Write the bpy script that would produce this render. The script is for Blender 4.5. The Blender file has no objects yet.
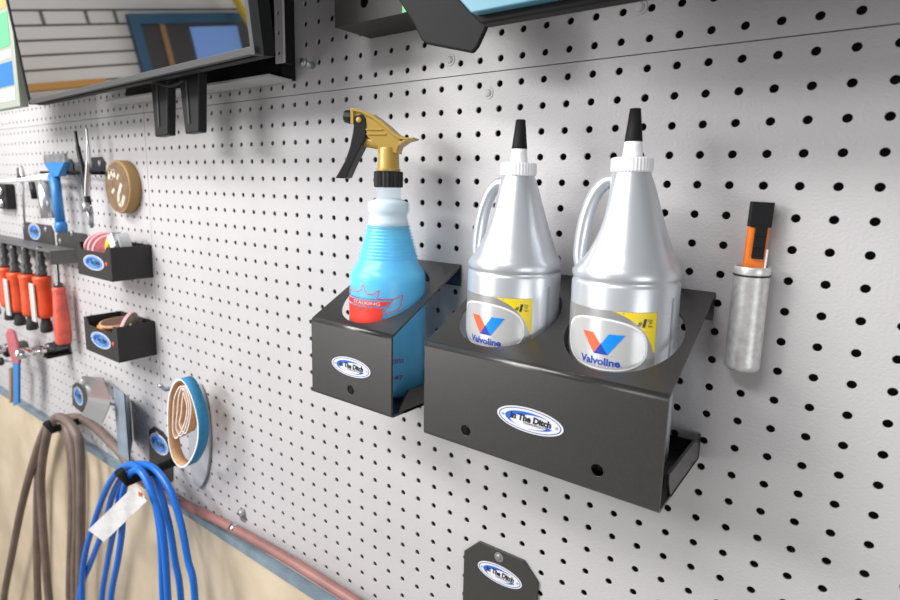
import bpy, bmesh, math, random
from mathutils import Vector, Matrix, Euler
random.seed(7)
C = bpy.context.scene.collection
S = bpy.context.scene
PI = math.pi

# ------------------------------------------------------------------ camera
F_PX = 571.0838
CAM_LOC = Vector((.1986, -.5350, 1.4928))
CAM_ROT = Euler((1.4063, -.0201, .6383))
cd = bpy.data.cameras.new('camera'); cam = bpy.data.objects.new('camera', cd); C.objects.link(cam)
cam.location = CAM_LOC; cam.rotation_euler = CAM_ROT
cd.sensor_width = 36; cd.lens = F_PX * 36 / 900; cd.shift_x = .00783; cd.shift_y = -.02117
cd.clip_start = .02
cd.dof.use_dof = True; cd.dof.focus_distance = .58; cd.dof.aperture_fstop = 7.0
S.camera = cam
# ------------------------------------------------------------------ world, lights, exposure
w = bpy.data.worlds.new('shop_air'); S.world = w; w.use_nodes = True
bg = w.node_tree.nodes['Background']; bg.inputs[0].default_value = (.95, .97, 1, 1); bg.inputs[1].default_value = .27
def area(name, loc, target, sx, sy, power, col=(1, 1, 1)):
    l = bpy.data.lights.new(name, 'AREA'); l.shape = 'RECTANGLE'; l.size = sx; l.size_y = sy; l.energy = power; l.color = col
    o = bpy.data.objects.new(name, l); C.objects.link(o); o.location = loc
    o.rotation_euler = (Vector(target) - Vector(loc)).to_track_quat('-Z', 'Y').to_euler(); return o
area('shop_tube_light', (-1.4, -1.5, 2.1), (-.4, 0, 1.25), .9, .3, 27, (1, .99, .985))
area('shop_tube_light', (-1.0, -1.5, 2.85), (-.45, 0, 1.3), 2.4, .3, 58, (1, .99, .985))
area('garage_door_daylight', (-2.4, -3.0, 1.2), (-1.3, 0, 1.0), 2.0, 1.8, 40, (1, .985, .99))
area('right_fill_light', (1.5, -1.1, 1.25), (-.2, 0, 1.3), .8, .8, 8, (.97, .985, 1))  # added fill from the right to brighten the blue liquid, no window behind it
S.view_settings.view_transform = 'Standard'; S.view_settings.look = 'None'
S.view_settings.exposure = -0.1; S.view_settings.gamma = 1; S.view_settings.use_curve_mapping = False

# ------------------------------------------------------------------ helpers
RM = CAM_ROT.to_matrix()
def ray(px, py): return RM @ Vector(((px - 442.95) / F_PX, -(py - 280.95) / F_PX, -1))
def at(px, py, Y=0.0):
    "point of the wall-parallel plane at depth Y seen at a place of the photograph"
    d = ray(px, py); return CAM_LOC + d * ((Y - CAM_LOC.y) / d.y)
def V(*a): return Vector(a)

M = {}
def mat(name, col, rough=.5, metal=0, bump=0, bscale=400, var=0, vscale=30, col2=None, spec=.5, trans=0, coat=0, ior=1.5, emit=None):
    m = bpy.data.materials.new(name); m.use_nodes = True; nt = m.node_tree; b = nt.nodes['Principled BSDF']
    b.inputs['Base Color'].default_value = (*col, 1); b.inputs['Roughness'].default_value = rough; b.inputs['Metallic'].default_value = metal
    b.inputs['Specular IOR Level'].default_value = spec; b.inputs['Transmission Weight'].default_value = trans; b.inputs['Coat Weight'].default_value = coat
    b.inputs['IOR'].default_value = ior
    if emit: b.inputs['Emission Color'].default_value = (*emit[0], 1); b.inputs['Emission Strength'].default_value = emit[1]
    tc = nt.nodes.new('ShaderNodeTexCoord')
    if bump:
        n = nt.nodes.new('ShaderNodeTexNoise'); n.inputs['Scale'].default_value = bscale; n.inputs['Detail'].default_value = 3
        bp = nt.nodes.new('ShaderNodeBump'); bp.inputs['Strength'].default_value = bump; bp.inputs['Distance'].default_value = .001
        nt.links.new(tc.outputs['Object'], n.inputs['Vector']); nt.links.new(n.outputs['Fac'], bp.inputs['Height']); nt.links.new(bp.outputs['Normal'], b.inputs['Normal'])
    if var or col2:
        n = nt.nodes.new('ShaderNodeTexNoise'); n.inputs['Scale'].default_value = vscale; n.inputs['Detail'].default_value = 6
        r = nt.nodes.new('ShaderNodeValToRGB'); r.color_ramp.elements[0].position = .35; r.color_ramp.elements[1].position = .65
        c2 = col2 or tuple(max(0, c * (1 - var)) for c in col)
        r.color_ramp.elements[0].color = (*c2, 1); r.color_ramp.elements[1].color = (*col, 1)
        nt.links.new(tc.outputs['Object'], n.inputs['Vector']); nt.links.new(n.outputs['Fac'], r.inputs[0]); nt.links.new(r.outputs[0], b.inputs['Base Color'])
    M[name] = m; return m
mat('grey_enamel', (.52, .503, .508), .42, 0, .5, 420, .05, 9, spec=.45)
mat('dark_gap', (.05, .05, .05), .8)
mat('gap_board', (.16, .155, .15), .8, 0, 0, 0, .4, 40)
mat('powder_black', (.034, .032, .030), .29, 0, .12, 1500, .4, 1100, spec=1.0)
mat('powder_matte', (.034, .032, .031), .5, 0, .15, 1500, .2, 700, spec=.3)
mat('black_plastic', (.016, .016, .017), .42, spec=.25)
mat('black_rubber', (.02, .02, .02), .6)
mat('dark_grey_plastic', (.05, .05, .052), .4)
mat('shelf_grey', (.12, .118, .115), .45)
mat('satin_black', (.014, .014, .015), .55, spec=.12)
mat('concrete', (.66, .55, .40), .85, 0, .5, 60, 0, 6, (.50, .41, .29))
mat('floor_concrete', (.38, .36, .33), .7, 0, .2, 40, .3, 4)
mat('sill_blue', (.22, .29, .34), .5, 0, 0, 0, .25, 30)
mat('siding', (.80, .79, .77), .5)
mat('groove', (.10, .09, .08), .7)
mat('frame_blue', (.03, .11, .20), .45)
mat('dark_room', (.05, .045, .045), .5)
mat('sky_pane', (.1, .2, .5), .3, emit=((.22, .38, .72), .45))
mat('yellow_paint', (.85, .62, .03), .5)
mat('plank_orange', (.55, .28, .07), .6)
mat('wood_brown', (.35, .2, .09), .6)
mat('screen_glass', (.74, .73, .73), .025, 1)
mat('silver_trim', (.62, .62, .62), .3, .85)
mat('bezel_grey', (.07, .07, .072), .6, 0, spec=.25)
mat('steel', (.62, .62, .62), .28, 1)
mat('zinc', (.55, .57, .59), .42, .9, 0, 0, .35, 60)
mat('galvanised', (.27, .33, .39), .5, .1, .1, 200, .3, 25)
mat('dark_steel', (.12, .12, .12), .3, .8)
mat('chrome', (.8, .8, .8), .12, 1)
mat('alu_tube', (.76, .76, .75), .36, .5, .1, 500, 0, 190, (.62, .61, .59))
mat('white_plastic', (.86, .86, .87), .4)
mat('white_vinyl', (.68, .69, .73), .35)
mat('logo_blue', (.015, .12, .52), .35)
mat('logo_soft', (.10, .27, .62), .4)
mat('logo_navy', (.04, .08, .28), .35)
mat('logo_black', (.015, .015, .02), .4)
mat('logo_grey', (.30, .31, .36), .4)
mat('silver_plastic', (.66, .685, .72), .32, .62)
mat('silver_band', (.42, .45, .48), .35, .4)
mat('label_silver', (.34, .34, .34), .34, .35)
mat('label_white', (.60, .60, .60), .25, .3)
mat('label_rim', (.88, .88, .88), .3)
mat('label_yellow', (.93, .70, .01), .38)
mat('v_red', (.88, .13, .045), .4)
mat('v_blue', (.0, .24, .82), .4)
mat('v_navy', (.008, .045, .36), .4)
mat('gold_plastic', (.46, .30, .065), .36, .15)
mat('milky_plastic', (.82, .86, .90), .38)
mat('liquid_blue', (.01, .58, 1.0), .3)
_b = M['liquid_blue'].node_tree.nodes['Principled BSDF']; _b.inputs['Subsurface Weight'].default_value = .85; _b.inputs['Subsurface Radius'].default_value = (.15, .8, 1); _b.inputs['Subsurface Scale'].default_value = .07
mat('print_red', (.80, .05, .03), .45)
mat('print_purple', (.22, .03, .22), .45)
mat('orange_plastic', (.95, .22, .015), .4)
mat('orange_handle', (.82, .10, .03), .35, 0, 0, 0, .25, 40)
mat('red_handle', (.76, .12, .08), .4, 0, 0, 0, .35, 50)
mat('tool_blue', (.03, .20, .52), .38)
mat('oak', (.21, .13, .07), .55, 0, .2, 200, .35, 60)
mat('oak_rim', (.36, .22, .085), .55)
mat('pale_inlay', (.58, .50, .40), .6)
mat('pink_pad', (.55, .14, .17), .85, 0, .4, 500, .35, 120)
mat('pad_edge', (.62, .34, .36), .8)
mat('tan_cloth', (.62, .36, .18), .7, 0, 0, 0, .25, 60)
mat('belt_blue', (.03, .24, .46), .8, 0, .4, 900, .2, 120)
mat('belt_edge', (.72, .78, .82), .7)
mat('grey_belt', (.36, .37, .39), .55, 0, .2, 800)
mat('cable_blue', (.006, .15, .62), .36)
mat('hose_brown', (.20, .145, .12), .5, 0, 0, 0, .3, 20)
mat('pipe_red', (.33, .15, .13), .45, 0, 0, 0, .3, 20)
mat('paper', (.66, .65, .64), .8, 0, 0, 0, .12, 60)
mat('tag_red', (.75, .08, .04), .5)
mat('clear_plastic', (.46, .48, .49), .2, .2)
mat('yellow_tape', (.85, .62, .04), .5)
mat('grey_disc', (.40, .35, .30), .7, 0, .3, 600, .3, 60)
mat('brown_inside', (.10, .045, .025), .6)
mat('sticker_green', (.02, .45, .07), .4)
mat('panel_teal', (.09, .27, .36), .4)
mat('poster_pale', (.33, .36, .30), .4)
mat('poster_green', (.12, .45, .22), .4)
mat('poster_blue', (.02, .16, .62), .4)
mat('poster_orange', (.75, .35, .12), .4)
mat('lever_white', (.75, .75, .72), .3, .4)
# translucent bottle shell: milky film over clear
def shell_mat():
    m = bpy.data.materials.new('translucent_shell'); m.use_nodes = True; nt = m.node_tree; nt.nodes.clear()
    o = nt.nodes.new('ShaderNodeOutputMaterial'); mx = nt.nodes.new('ShaderNodeMixShader'); b = nt.nodes.new('ShaderNodeBsdfPrincipled'); t = nt.nodes.new('ShaderNodeBsdfTransparent')
    b.inputs['Base Color'].default_value = (.85, .9, .95, 1); b.inputs['Roughness'].default_value = .3; b.inputs['Specular IOR Level'].default_value = .6
    t.inputs[0].default_value = (.9, .97, 1, 1); mx.inputs[0].default_value = .15
    nt.links.new(t.outputs[0], mx.inputs[1]); nt.links.new(b.outputs[0], mx.inputs[2]); nt.links.new(mx.outputs[0], o.inputs[0]); M['translucent_shell'] = m
shell_mat()

def root_loc(p):
    while p.parent: p = p.parent
    return p.location
_text = {}
def text_geo(s, bold=0):
    k = (s, bold)
    if k in _text: return _text[k]
    cu = bpy.data.curves.new('t', 'FONT'); cu.body = s; cu.size = 1; cu.offset = bold; cu.resolution_u = 3
    ob = bpy.data.objects.new('t', cu); C.objects.link(ob)
    me = bpy.data.meshes.new_from_object(ob.evaluated_get(bpy.context.evaluated_depsgraph_get()))
    vs = [(v.co.x, v.co.y) for v in me.vertices]; fs = [tuple(p.vertices) for p in me.polygons]
    bpy.data.objects.remove(ob); bpy.data.curves.remove(cu); bpy.data.meshes.remove(me)
    x0 = min(v[0] for v in vs); x1 = max(v[0] for v in vs); y1 = max(v[1] for v in vs)
    _text[k] = ([(x - x0, y) for x, y in vs], fs, x1 - x0, y1); return _text[k]

class MB:
    def __init__(s): s.v = []; s.f = []; s.m = []; s.s = []; s.flat = True
    def add(s, vs, fs, m=0, smooth=False):
        o = len(s.v); s.v += [Vector(v) for v in vs]
        for f in fs: s.f.append([i + o for i in f]); s.m.append(m); s.s.append(smooth)
        return s
    def box(s, x0, x1, y0, y1, z0, z1, m=0):
        vs = [(x, y, z) for x in (x0, x1) for y in (y0, y1) for z in (z0, z1)]
        return s.add(vs, [(0, 1, 3, 2), (4, 6, 7, 5), (0, 4, 5, 1), (2, 3, 7, 6), (0, 2, 6, 4), (1, 5, 7, 3)], m)
    def obox(s, c, a, b, d, m=0):
        c = Vector(c); a, b, d = Vector(a), Vector(b), Vector(d)
        vs = [c + a * i + b * j + d * k for i in (-1, 1) for j in (-1, 1) for k in (-1, 1)]
        return s.add(vs, [(0, 1, 3, 2), (4, 6, 7, 5), (0, 4, 5, 1), (2, 3, 7, 6), (0, 2, 6, 4), (1, 5, 7, 3)], m)
    def prism(s, pts, ext, m=0, side=None, smooth=False):
        n = len(pts); ext = Vector(ext); pts = [Vector(p) for p in pts]
        s.add(pts + [p + ext for p in pts], [tuple(range(n)), tuple(range(2 * n - 1, n - 1, -1))], m)
        s.add(pts + [p + ext for p in pts], [(i, (i + 1) % n, (i + 1) % n + n, i + n) for i in range(n)], m if side is None else side, smooth); return s
    def poly(s, pts, m=0): return s.add(pts, [tuple(range(len(pts)))], m)
    def rings(s, rings, m=0, smooth=True, close=True, cap0=True, cap1=True):
        n = len(rings[0]); vs = [p for r in rings for p in r]; fs = []
        for i in range(len(rings) - 1):
            for j in range(n if close else n - 1):
                k = (j + 1) % n; fs.append((i * n + j, i * n + k, (i + 1) * n + k, (i + 1) * n + j))
        s.add(vs, fs, m, smooth)
        if cap0: s.add(rings[0], [tuple(range(n))], m)
        if cap1: s.add(rings[-1], [tuple(range(n))], m)
        return s
    def lathe(s, c, prof, n=40, m=0, axis=(0, 0, 1), smooth=True, cap0=True, cap1=True, rib=0):
        c = Vector(c); q = Vector((0, 0, 1)).rotation_difference(Vector(axis))
        R = []
        for r, z in prof:
            R.append([c + q @ Vector(((r - (rib if i % 2 else 0)) * math.cos(2 * PI * i / n), (r - (rib if i % 2 else 0)) * math.sin(2 * PI * i / n), z)) for i in range(n)])
        return s.rings(R, m, smooth and not rib, True, cap0, cap1)
    def tube(s, pts, r, n=12, m=0, closed=False, sq=None):
        pts = [Vector(p) for p in pts]; N = len(pts); R = []; up = None
        for i, p in enumerate(pts):
            a = pts[(i - 1) % N] if (closed or i > 0) else p; b = pts[(i + 1) % N] if (closed or i < N - 1) else p
            t = (b - a).normalized()
            if up is None:
                up = Vector((0, 0, 1)) if abs(t.z) < .9 else Vector((0, 1, 0))
            u = (up - t * up.dot(t)).normalized(); w_ = t.cross(u); up = u
            rr = r[i] if isinstance(r, (list, tuple)) else r; k = sq or 1
            R.append([p + (u * math.cos(2 * PI * j / n) + w_ * math.sin(2 * PI * j / n) * k) * rr for j in range(n)])
        if closed: R.append(R[0])
        return s.rings(R, m, True, True, not closed, not closed)
    def rod(s, a, b, r, n=14, m=0, r2=None):
        a, b = Vector(a), Vector(b); return s.lathe(a, [(r, 0), (r if r2 is None else r2, (b - a).length)], n, m, (b - a).normalized())
    def holed(s, o, u, v, t, rect, hole, m=0, n=40):
        "plate cell in the plane o+u*a+v*b, thickness vector t, rectangle rect=(a0,a1,b0,b1), elliptic hole (ca,cb,ra,rb)"
        o, u, v, t = Vector(o), Vector(u), Vector(v), Vector(t); a0, a1, b0, b1 = rect
        if not hole:
            return s.prism([o + u * a + v * b for a, b in ((a0, b0), (a1, b0), (a1, b1), (a0, b1))], t, m)
        ca, cb, ra, rb = hole
        ang = sorted([2 * PI * i / n for i in range(n)] + [math.atan2(y - cb, x - ca) % (2 * PI) for x in (a0, a1) for y in (b0, b1)])
        inn = []; out = []
        for th in ang:
            c_, s_ = math.cos(th), math.sin(th)
            k = min(((a1 if c_ > 0 else a0) - ca) / c_ if abs(c_) > 1e-9 else 9, ((b1 if s_ > 0 else b0) - cb) / s_ if abs(s_) > 1e-9 else 9)
            out.append(o + u * (ca + c_ * k) + v * (cb + s_ * k)); rr = ra * rb / math.hypot(rb * c_, ra * s_); inn.append(o + u * (ca + c_ * rr) + v * (cb + s_ * rr))
        N = len(ang)
        for d, fl in ((Vector(), 0), (t, 1)):
            s.add([p + d for p in out] + [p + d for p in inn], [((i, (i + 1) % N, (i + 1) % N + N, i + N)) for i in range(N)], m)
        for L in (inn, out):
            s.add(L + [p + t for p in L], [(i, (i + 1) % N, (i + 1) % N + N, i + N) for i in range(N)], m, L is inn)
        return s
    def strip(s, prof, th, x0, x1, m=0, smooth=True):
        "bent sheet: profile of (y,z), thickness th to its left, across x0..x1"
        P_ = [Vector(p) for p in prof]; Q = []
        for i, p in enumerate(P_):
            d = (P_[min(i + 1, len(P_) - 1)] - P_[max(i - 1, 0)]).normalized(); Q.append(p + Vector((-d.y, d.x)) * th)
        n = len(P_)
        for L in (P_, Q):
            s.add([(x0, *p) for p in L] + [(x1, *p) for p in L], [(i, i + 1, i + 1 + n, i + n) for i in range(n - 1)], m, smooth)
        for x in (x0, x1):
            s.add([(x, *p) for p in P_] + [(x, *p) for p in Q], [(i, i + 1, i + 1 + n, i + n) for i in range(n - 1)], m)
        for i in (0, n - 1): s.add([(x0, *P_[i]), (x1, *P_[i]), (x1, *Q[i]), (x0, *Q[i])], [(0, 1, 2, 3)], m)
        return s
    def text(s, st, fn, width, cx, cy, height=None, bold=0, m=0, shear=0):
        vs, fs, w_, h_ = text_geo(st, bold); k = width / w_; kh = (height / h_) if height else k
        s.add([fn(cx - width / 2 + x * k + shear * y * kh, cy + y * kh) for x, y in vs], fs, m); return s
    def build(s, name, mats, parent=None, loc=None, bevel=0, fix=True):
        me = bpy.data.meshes.new(name); L = root_loc(parent) if parent else Vector(loc if loc is not None else (0, 0, 0))
        me.from_pydata([tuple(v - L) for v in s.v], [], s.f)
        for m in (mats if isinstance(mats, (list, tuple)) else [mats]): me.materials.append(M[m])
        me.polygons.foreach_set('material_index', s.m); me.polygons.foreach_set('use_smooth', s.s)
        if fix:
            b = bmesh.new(); b.from_mesh(me); bmesh.ops.remove_doubles(b, verts=b.verts, dist=1e-6); bmesh.ops.recalc_face_normals(b, faces=b.faces); b.to_mesh(me); b.free()
        me.update()
        o = bpy.data.objects.new(name, me); C.objects.link(o)
        if parent: o.parent = parent
        else: o.location = L
        if bevel:
            b = o.modifiers.new('bevel', 'BEVEL'); b.width = bevel; b.segments = 2; b.limit_method = 'ANGLE'; b.angle_limit = .6
        return o
def tag(o, label, cat, group=None):
    o['label'] = label; o['category'] = cat
    if group: o['group'] = group
    return o
def thing(name, label, cat, loc, group=None):
    o = bpy.data.objects.new(name, None); C.objects.link(o); o.location = loc; o.empty_display_size = .02; return tag(o, label, cat, group)
def struct(o): o['kind'] = 'structure'; return o
def spline(pts, k=8, closed=False):
    P_ = [Vector(p) for p in pts]; out = []; n = len(P_)
    for i in range(n if closed else n - 1):
        g = lambda j: P_[j % n] if closed else P_[max(0, min(n - 1, j))]
        a, b, c, d = g(i - 1), g(i), g(i + 1), g(i + 2)
        for q in range(k):
            t = q / k; out.append(.5 * ((2 * b) + (c - a) * t + (2 * a - 5 * b + 4 * c - d) * t * t + (3 * b - a - 3 * c + d) * t ** 3))
    if not closed: out.append(P_[-1])
    return out
def arc(c, r, a0, a1, n=6): return [(c[0] + r * math.cos(a0 + (a1 - a0) * i / n), c[1] + r * math.sin(a0 + (a1 - a0) * i / n)) for i in range(n + 1)]

def logo(parent, c, u, v, w_, h_, far=False):
    "oval sticker: blue rim, swoosh and lettering; u right, v up"
    c, u, v = Vector(c), Vector(u).normalized(), Vector(v).normalized(); n = u.cross(v)
    mb = MB(); a, b = w_ / 2, h_ / 2
    P_ = lambda x, y, k=0: c + u * x + v * y + n * (.0006 + k * .00012)
    el = lambda ka, kb, k, N=48: [P_(a * ka * math.cos(2 * PI * i / N), b * kb * math.sin(2 * PI * i / N), k) for i in range(N)]
    e0 = [p - n * .0006 for p in el(1, 1, 0)]
    mb.prism(e0, n * .0006, 0)
    def ring(k1, k2, k, m):
        o, i_ = el(*k1, k), el(*k2, k); N = len(o)
        mb.add(o + i_, [(j, (j + 1) % N, (j + 1) % N + N, j + N) for j in range(N)], m)
    ring((.94, .90), (.91, .84), 1, 2)
    def swoosh(t0, t1, wf, N=24):
        o = []; i_ = []
        for j in range(N + 1):
            q = j / N; t = math.radians(t0 + (t1 - t0) * q); wd = wf(q)
            o.append(P_(a * .74 * math.cos(t), b * .66 * math.sin(t), 2)); i_.append(P_(a * (.74 - wd) * math.cos(t), b * (.66 - wd * 1.2) * math.sin(t), 2))
        mb.add(o + i_, [(j, j + 1, j + N + 2, j + N + 1) for j in range(N)], 1)
    if far: mb.poly(el(.86, .80, 1), 5)
    swoosh(38, 250, lambda q: .01 + .24 * math.sin(PI * min(1, q * 1.05)) ** 1.5)
    swoosh(268, 338, lambda q: .015 + .16 * q ** 2)
    for sx in (-1, 1):
        mb.poly([P_(sx * a * .81 + a * .05 * math.cos(2 * PI * i / 10), b * .11 * math.sin(2 * PI * i / 10), 1) for i in range(10)], 4)
    f = lambda x, y: P_(x, y, 3)
    mb.text('In The Ditch', f, a * 1.22, a * .03, -b * .12, b * .52, .046, 3, .12)
    mb.text('TOWING PRODUCTS', f, a * .72, a * .18, -b * .36, b * .17, .01, 3)
    return mb.build('logo_badge', ['white_vinyl', 'logo_blue', 'logo_navy', 'logo_black', 'logo_grey', 'logo_soft'], parent, fix=False)

def screw_head(parent, x, z, y=0, r=.0052, name='screw', m='zinc'):
    mb = MB(); mb.lathe((x, y, z), [(r * 1.55, 0), (r * 1.55, .0006), (r, .0007), (r * .92, .0015), (r * .6, .0021), (r * .2, .0023)], 18, 0, (0, -1, 0), smooth=False)
    return mb.build(name, m, parent)

# ================================================================== SETTING
PT = .0254
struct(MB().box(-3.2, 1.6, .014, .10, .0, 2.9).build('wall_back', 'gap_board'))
struct(MB().box(-3.2, 1.6, -.004, -.0004, .0, .858).build('trim_1', 'concrete'))
struct(MB().box(-3.2, 1.6, -.012, -.0008, .8585, .8735).build('trim_2', 'sill_blue'))
struct(MB().box(-3.2, 1.6, -4.5, .10, -.05, 0).build('floor', 'floor_concrete'))
# left end wall with horizontal boards, seen in the dark screen
mb = MB(); mb.box(-3.26, -3.2, -4.5, .1, 0, 2.9, 0)
z = 2.124 - .067 * 30
while z < 2.13:
    mb.box(-3.2005, -3.199, -4.5, .1, z - .005, z + .005, 1); z += .067
for y in (-.82, -1.02, -1.16): mb.box(-3.2005, -3.1988, y - .008, y + .008, 2.062, 2.124, 1)
struct(mb.build('wall_left', ['siding', 'groove']))
mb = MB(); y0, y1, z0, z1 = -2.6, -1.21, .4, 2.10
for r in ((y0, y0 + .05, z0, z1), (y1 - .05, y1, z0, z1), (y0 + .05, y1 - .05, z1 - .05, z1), (y0 + .05, y1 - .05, z0, z0 + .05)): mb.box(-3.2, -3.16, r[0], r[1], r[2], r[3], 0)
mb.box(-3.195, -3.185, y0, y1, z0, z1, 1)
mb.box(-3.184, -3.182, -1.84, -1.54, 1.82, 2.03, 2); mb.box(-3.184, -3.180, -1.40, -1.37, 1.80, 2.05, 3)
wn = struct(mb.build('window_1', ['frame_blue', 'dark_room', 'sky_pane', 'wood_brown']))
tag(MB().rod((-3.1, -1.74, 2.35), (-3.1, -2.02, 1.7), .022).build('crane_boom', 'yellow_paint', loc=(-3.1, -1.85, 1.7)), 'slanting yellow steel boom mirrored in the dark screen', 'boom')
tag(MB().box(-3.15, -3.0, -.95, -.45, 1.755, 1.785).build('wooden_plank', 'plank_orange', loc=(-3.08, -.7, 1.755)), 'orange-brown wooden plank mirrored low in the screen', 'plank')

# ------------------------------------------------------------------ pegboard
def pegboard(label, i0, i1, j0, j1, screws):
    x0, x1 = (i0 - .5) * PT, (i1 - .5) * PT; z0, z1 = 1.6 + (j0 - .5) * PT, 1.6 + (j1 - .5) * PT
    root = thing('pegboard_panel', label, 'pegboard', ((x0 + x1) / 2, 0, z0), 'perforated wall panels')
    N = 16; vs = []; fs = []; sm = []; g = .0005
    ang = [2 * PI * k / N for k in range(N)]
    cs = [(math.cos(a), math.sin(a)) for a in ang]; H = PT / 2; r = .00335
    sq = [(c * H / max(abs(c), abs(s_)), s_ * H / max(abs(c), abs(s_))) for c, s_ in cs]
    cx, cz = root.location.x, root.location.z
    for i in range(i0, i1):
        for j in range(j0, j1):
            X, Z = i * PT, 1.6 + j * PT; o = len(vs)
            vs += [(min(max(X + a, x0 + g), x1 - g) - cx, 0, min(max(Z + b, z0 + g), z1 - g) - cz) for a, b in sq]
            vs += [(X + a * (r + .0004) - cx, 0, Z + b * (r + .0004) - cz) for a, b in cs]
            vs += [(X + a * r - cx, .0005, Z + b * r - cz) for a, b in cs]
            vs += [(X + a * r - cx, .0018, Z + b * r - cz) for a, b in cs]
            for k in range(N):
                q = (k + 1) % N
                fs.append((o + k, o + q, o + N + q, o + N + k)); sm.append(False)
                fs.append((o + N + k, o + N + q, o + 2 * N + q, o + 2 * N + k)); sm.append(True)
                fs.append((o + 2 * N + k, o + 2 * N + q, o + 3 * N + q, o + 3 * N + k)); sm.append(True)
    # folded-back edges
    for a, b, c_, d in ((x0 + g, z0 + g, x1 - g, z0 + g), (x1 - g, z0 + g, x1 - g, z1 - g), (x1 - g, z1 - g, x0 + g, z1 - g), (x0 + g, z1 - g, x0 + g, z0 + g)):
        o = len(vs); vs += [(a - cx, 0, b - cz), (c_ - cx, 0, d - cz), (c_ - cx, .0135, d - cz), (a - cx, .0135, b - cz)]; fs.append((o, o + 1, o + 2, o + 3)); sm.append(False)
    me = bpy.data.meshes.new('perforated_sheet'); me.from_pydata(vs, [], fs); me.polygons.foreach_set('use_smooth', sm); me.materials.append(M['grey_enamel'])
    o = bpy.data.objects.new('perforated_sheet', me); C.objects.link(o); o.parent = root
    for x, z in screws: screw_head(root, x, z, r=.0042, m='grey_enamel')
    return root
pegboard('large lower grey perforated steel panel behind the bottles and spray bottle', -34, 14, -29, 1, [(at(488, 93).x, at(488, 93).z)])
pegboard('lower grey perforated steel panel at left behind the bins and hand tools', -82, -34, -29, 1, [])
pegboard('upper grey perforated steel panel above the long seam, over the bottles', -34, 14, 1, 17, [(at(640, 7).x, at(640, 7).z), (at(450, 60).x, at(450, 60).z)])
pegboard('upper grey perforated steel panel at left behind the television', -82, -34, 1, 17, [])
# hook peg poking out right of the television
hp = at(313, 66)
mb = MB(); mb.rod(hp, hp + V(0, -.014, .002), .0045, 12); mb.lathe(hp + V(0, -.014, .002), [(.0055, 0), (.0055, .004), (.002, .0055)], 12, 0, (0, -1, 0))
tag(mb.build('wall_bolt', 'zinc', loc=hp), 'short steel bolt sticking out of the pegboard right of the television', 'bolt')

# ================================================================== BOTTLE BRACKETS
T = .0025
def bracket(name, label, x0, x1, depth, zb, zf, zbot, hole_x, hr, front_holes, logo_at, lip_in, chamfer):
    root = thing(name, label, 'bottle holder', ((x0 + x1) / 2, 0, zbot), 'black bottle brackets')
    ang = math.atan2(zb - zf, depth); L = math.hypot(zb - zf, depth)
    u = V(1, 0, 0); v = V(0, -math.cos(ang), -math.sin(ang)); nrm = V(0, math.sin(ang), -math.cos(ang))   # down-slope, thickness inward
    mb = MB(); o = V(0, 0, zb); rb = .005
    lo, hi = .002, L - rb * math.tan((PI / 2 - ang) / 2) - .0003
    # top plate cells, one per hole
    xs = [x0] + [(hole_x[i] + hole_x[i + 1]) / 2 for i in range(len(hole_x) - 1)] + [x1]
    for i, hx in enumerate(hole_x):
        mb.holed(o, u, v, nrm * T, (xs[i], xs[i + 1], lo, hi), (hx, L * .532, hr, hr * 1.115), n=56)
    # front plate
    zf2 = zf - rb * math.tan((PI / 2 - ang) / 2)
    fh = sorted(front_holes); fx = [x0] + [(fh[i][0] + fh[i + 1][0]) / 2 for i in range(len(fh) - 1)] + [x1]
    for i, (hx, hz) in enumerate(fh):
        mb.holed(V(0, -depth, 0), u, V(0, 0, 1), V(0, T, 0), (fx[i], fx[i + 1], zbot + .004, zf2), (hx, hz, .0052, .0052), n=20)
    # bends
    tang = V(0, *(Vector((o + v * hi).yz)))
    cy, cz = -depth + rb, zf2
    a0 = PI / 2 + (ang if False else ang)
    mb.strip([(cy + rb * math.cos(a), cz + rb * math.sin(a)) for a in [PI - (PI / 2 - ang) * k / 8 for k in range(9)]][::-1], T, x0, x1)
    mb.strip([(-.0006, zb - .0255), (-.0006, zb - .002), (-.0012, zb - .0006), (-.0028, zb - .0013)][::-1], -T * .8, x0, x1, smooth=False)
    mb.strip([(-depth, zbot + .004), (-depth + .001, zbot + .001), (-depth + .004, zbot), (-.0035, zbot - .004), (-.0030, zbot - .002), (-.0030, zbot + .012)], T, x0, x1, smooth=False)
    mb.build('bent_body', 'powder_black', root)
    for x, s_ in ((x0, 1), (x1, -1)):
        l = MB(); l.prism([(x, -depth + lip_in + .010, zbot - .001), (x, -depth + lip_in, zbot + (.004 if chamfer else .016)), (x, -depth + lip_in + (.016 if chamfer else .0), zbot + .0225), (x, -.0015, zbot + .019), (x, -.0015, zbot - .004)], (T * s_, 0, 0))
        l.build('side_lip', 'powder_black', root)
    logo(root, (logo_at[0], -depth - .0001, logo_at[1]), (1, 0, 0), (0, 0, 1), logo_at[2], logo_at[3])
    return root
p1, p2 = at(351, 367, -.1206), at(350.5, 390, -.1206)
bracket('bottle_bracket', 'small black steel wall bracket holding the blue spray bottle', -.2885, -.169, .1206, 1.4053, 1.3440, 1.2575, [-.228], .0492, [(p2.x, p2.z)], (p1.x, p1.z, .058, .0205), .012, True)
p1, p2, p3 = at(529.5, 420.5, -.127), at(465.5, 430.5, -.127), at(597, 470.5, -.127)
bracket('bottle_bracket', 'wide black steel wall bracket holding two silver oil bottles', -.1215, .0996, .127, 1.4072, 1.3478, 1.2572, [-.0655, .0437], .0482, [(p2.x, p2.z), (p3.x, p3.z)], (p1.x, p1.z, .062, .0215), .022, False)

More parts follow.
